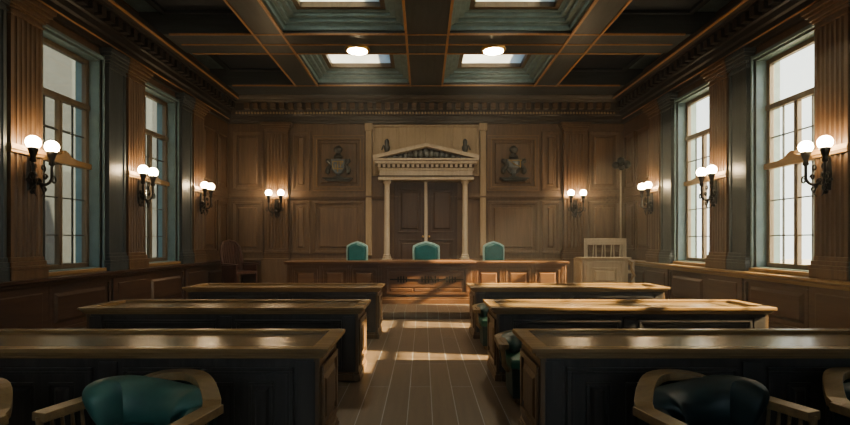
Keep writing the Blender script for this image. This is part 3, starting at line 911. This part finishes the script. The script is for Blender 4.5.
dup(c3, (1.045, 7.28, 0), 0, 'dark green armchair by the aisle, between the right middle and farthest desks', g2)

# ------------------------------------------------------------------ tall mahogany chair on the left
t = thing('clerk_chair', 'tall dark red wooden armchair with spindle back beside the left wall', 'chair', (-4.55, 12.15, .30), math.radians(62))
m = MB()
for i in range(7):
    u = (i-3)/3; x = u*.24
    m.tube([(x*.9, .24-.05*u*u, .46), (x*1.05, .30-.06*u*u, .85), (x*.95, .36-.06*u*u, 1.16-.05*u*u)], .016, 7)
bk_ = m.build('back_spindles', M['red_chair'], t)
m = MB()
m.tube([(-.29, .20, .44), (-.31, .25, .80), (-.28, .30, 1.05), (-.18, .34, 1.17), (0, .36, 1.215), (.18, .34, 1.17), (.28, .30, 1.05), (.31, .25, .80), (.29, .20, .44)], .03, 10)
m.loft([[(-.27, .27, .5), (.27, .27, .5), (.27, .285, .5), (-.27, .285, .5)], [(-.27, .335, 1.05), (.27, .335, 1.05), (.27, .35, 1.05), (-.27, .35, 1.05)], [(-.12, .365, 1.18), (.12, .365, 1.18), (.12, .375, 1.18), (-.12, .375, 1.18)]])
m.build('back_frame', M['red_chair'], t, smooth=False)
m = MB(); m.box(-.30, .30, -.28, .24, .40, .47); m.build('seat', M['red_chair'], t, bevel=.02)
for s in (-1, 1):
    m = MB(); m.loft([[(s*.31-.035, .26, .64), (s*.31+.035, .26, .64), (s*.31+.035, .26, .67), (s*.31-.035, .26, .67)], [(s*.33-.045, -.32, .62), (s*.33+.045, -.32, .62), (s*.33+.045, -.32, .65), (s*.33-.045, -.32, .65)]])
    m.build('armrest', M['red_chair'], t, bevel=.01)
    m = MB(); m.box(s*.31-.015, s*.31+.015, -.27, .22, .10, .62); m.frame('x', s*.325, s, -.24, .19, .14, .58, .04, 0, .012); m.build('side_panel', M['red_chair'], t, bevel=.004)
    for y in (-.26, .22):
        m = MB(); m.box(s*.29-.025, s*.29+.025, y-.025, y+.025, 0, .42); m.build('leg', M['red_chair'], t, bevel=.005)

# ------------------------------------------------------------------ witness box, pale chair, staff on the right
t = thing('witness_box', 'pale oak witness box with a raised front panel near the right wall', 'witness stand', (4.05, 11.35, .30))
m = MB(); m.box(-.50, .50, 0, .05, 0, .80); m.frame('y', 0, -1, -.44, .44, .10, .74, .06, 0, .02); m.frame('y', 0, -1, -.30, .30, .22, .60, .03, 0, .02); m.slab('y', 0, -1, -.24, .24, .28, .54, 0, .02, .03)
m.build('front_panel', M['pale'], t, bevel=.005)
for s in (-1, 1):
    m = MB(); m.box(s*.50-.025, s*.50+.025, 0, .62, 0, .80); m.frame('x', s*.525, s, .08, .56, .12, .72, .05, 0, .015); m.build('side_panel', M['pale'], t, bevel=.005)
m = MB(); m.box(-.58, .58, -.06, .30, .80, .83); m.box(-.55, .55, -.03, .28, .775, .80); m.build('ledge', M['pale'], t, bevel=.006)
m = MB(); m.tube([(.58, .30, .78), (.66, .10, .70), (.60, .02, .55), (.66, .0, .42), (.60, .05, .30)], .022, 8); m.tube([(.54, .02, .76), (.70, .02, .40)], .016, 8)
m.build('scroll_bracket', M['gold_wood'], t, smooth=True)

t = thing('witness_chair', 'wide pale wooden chair with slanted back slats behind the witness box', 'chair', (4.62, 12.75, .30))
m = MB(); m.box(-.54, .54, .12, .18, 1.20, 1.27); m.box(-.52, .52, .13, .17, 1.10, 1.20); m.build('top_rail', M['cream'], t, bevel=.008)
for i in range(9):
    x = -.46+i*.115
    m = MB(); m.tube([(x+(.05 if i % 2 else -.01), .15, 1.11), (x, .14, .46)], .016, 7); m.build('slat', M['cream'], t)
for s in (-1, 1):
    m = MB(); m.box(s*.51-.03, s*.51+.03, .12, .18, 0, 1.20); m.build('leg', M['cream'], t, bevel=.006)
    m = MB(); m.box(s*.49-.03, s*.49+.03, -.42, -.36, 0, .66); m.build('leg', M['cream'], t, bevel=.006)
    m = MB(); m.box(s*.49-.035, s*.49+.035, -.46, .14, .66, .70); m.build('armrest', M['cream'], t, bevel=.006)
m = MB(); m.box(-.50, .50, -.42, .16, .40, .46); m.build('seat', M['cream'], t, bevel=.01)

t = thing('ceremonial_staff', 'slender pale staff topped by a black trefoil near the right back corner', 'staff', (5.20, 13.35, .30))
m = MB().lathe([(.11, 0), (.11, .03), (.06, .06), (.04, .12)], n=16); m.build('base', M['bronze'], t, smooth=False)
m = MB().tube([(0, 0, .10), (0, 0, 3.12)], .022, 10); m.build('pole', M['cream'], t, smooth=True)
m = MB(); m.ball((-.13, 0, 3.22), .10, 12); m.ball((.15, 0, 3.24), .115, 12); m.ball((0, 0, 3.34), .10, 12); m.ball((.02, 0, 3.16), .085, 12); m.build('trefoil_finial', M['iron'], t, smooth=True)

# ------------------------------------------------------------------ outside
gd = MB().box(-40, 40, -30, 45, -.6, -.22).build('ground', M['asphalt']); struct(gd, 'street outside')
def facade(name, s, x, label):
    m = MB(); m.box(s*x, s*(x+4), -8, 34, -.2, 9.5)
    t = m.build(name, M['stone']); tag(t, label, 'building')
    d = MB(); p = MB()
    for i in range(14):
        y = -7+i*3.0
        for z0 in (.8, 5.0): d.slab('x', s*x, -s, y+.9, y+2.2, z0, z0+2.9, 0, .05)
        p.slab('x', s*x, -s, y, y+.45, 0, 9.5, 0, .35)
    d.build('windows', M['facade_dark'], t); p.build('piers', M['stone'], t)
facade('neighbouring_building', -1, 11.5, 'grey stone building seen through the left windows')

# ------------------------------------------------------------------ haze in the room air
hm = bpy.data.materials.new('room_haze'); hm.use_nodes = True
hn = hm.node_tree.nodes; hl = hm.node_tree.links
hn.remove(hn['Principled BSDF'])
vs = hn.new('ShaderNodeVolumeScatter'); vs.inputs['Density'].default_value = HAZE; vs.inputs['Anisotropy'].default_value = .25
vs.inputs['Color'].default_value = (.92, .97, 1.0, 1)
hl.new(vs.outputs[0], hn['Material Output'].inputs['Volume'])
hz = MB().box(-W-.9, W+.9, YF-.8, YB+.8, -.25, ZT+.5).build('haze', hm)
hz['kind'] = 'stuff'; hz['label'] = 'thin haze in the room air lit by the windows'; hz['category'] = 'haze'
for x in (-1.42, 1.36):
    sl = bpy.data.lights.new('downlight_lamp', 'SPOT'); sl.energy = 260; sl.color = (1, .82, .58); sl.spot_size = math.radians(120); sl.spot_blend = .6; sl.shadow_soft_size = .12
    lo = bpy.data.objects.new('downlight_lamp', sl); COL.objects.link(lo); lo.location = (x, 10.22, ZC-.12)

# ------------------------------------------------------------------ world, sun, camera
w = bpy.data.worlds.new('sky'); scene.world = w; w.use_nodes = True
N = w.node_tree.nodes; L = w.node_tree.links
bg = N['Background']
tc = N.new('ShaderNodeTexCoord'); sep = N.new('ShaderNodeSeparateXYZ'); L.new(tc.outputs['Generated'], sep.inputs[0])
mr = N.new('ShaderNodeMapRange'); mr.inputs[1].default_value = -1; mr.inputs[2].default_value = 1
L.new(sep.outputs['X'], mr.inputs[0])
cr = N.new('ShaderNodeValToRGB')
cr.color_ramp.elements[0].color = (.085, .118, .14, 1); cr.color_ramp.elements[0].position = .12
cr.color_ramp.elements[1].color = (1.0, .93, .80, 1); cr.color_ramp.elements[1].position = .92
e = cr.color_ramp.elements.new(.5); e.color = (.30, .37, .42, 1)
L.new(mr.outputs[0], cr.inputs[0])
ns = N.new('ShaderNodeTexNoise'); ns.inputs['Scale'].default_value = 2.5; ns.inputs['Detail'].default_value = 4
L.new(tc.outputs['Generated'], ns.inputs['Vector'])
mxx = N.new('ShaderNodeMixRGB'); mxx.blend_type = 'MULTIPLY'; mxx.inputs[0].default_value = .35
L.new(cr.outputs[0], mxx.inputs[1]); L.new(ns.outputs['Fac'], mxx.inputs[2])
ym = N.new('ShaderNodeMapRange'); ym.inputs[1].default_value = 0; ym.inputs[2].default_value = -1; ym.inputs[3].default_value = 1.0; ym.inputs[4].default_value = 2.3
L.new(sep.outputs['Y'], ym.inputs[0])
vm = N.new('ShaderNodeVectorMath'); vm.operation = 'SCALE'
L.new(mxx.outputs[0], vm.inputs[0]); L.new(ym.outputs[0], vm.inputs['Scale'])
L.new(vm.outputs[0], bg.inputs['Color'])
bg.inputs['Strength'].default_value = 3.2

sun = bpy.data.lights.new('sun', 'SUN'); sun.energy = 42.0; sun.color = (1.0, .74, .42); sun.angle = math.radians(1.0)
so = bpy.data.objects.new('sun', sun); COL.objects.link(so)
d = Vector((-1.0, .18, -.60)).normalized()
so.rotation_euler = d.to_track_quat('-Z', 'Y').to_euler()

cam = bpy.data.cameras.new('camera'); co = bpy.data.objects.new('camera', cam); COL.objects.link(co)
co.location = (-.08, 0, 1.525); co.rotation_euler = (PI/2, 0, 0)
cam.sensor_width = 36; cam.lens = 500/850*36
cam.shift_x = 2/850; cam.shift_y = 27.5/850
cam.clip_start = .05
scene.camera = co
scene.view_settings.view_transform = 'AgX'
scene.view_settings.exposure = 0.3
scene.view_settings.look = 'AgX - Medium High Contrast'
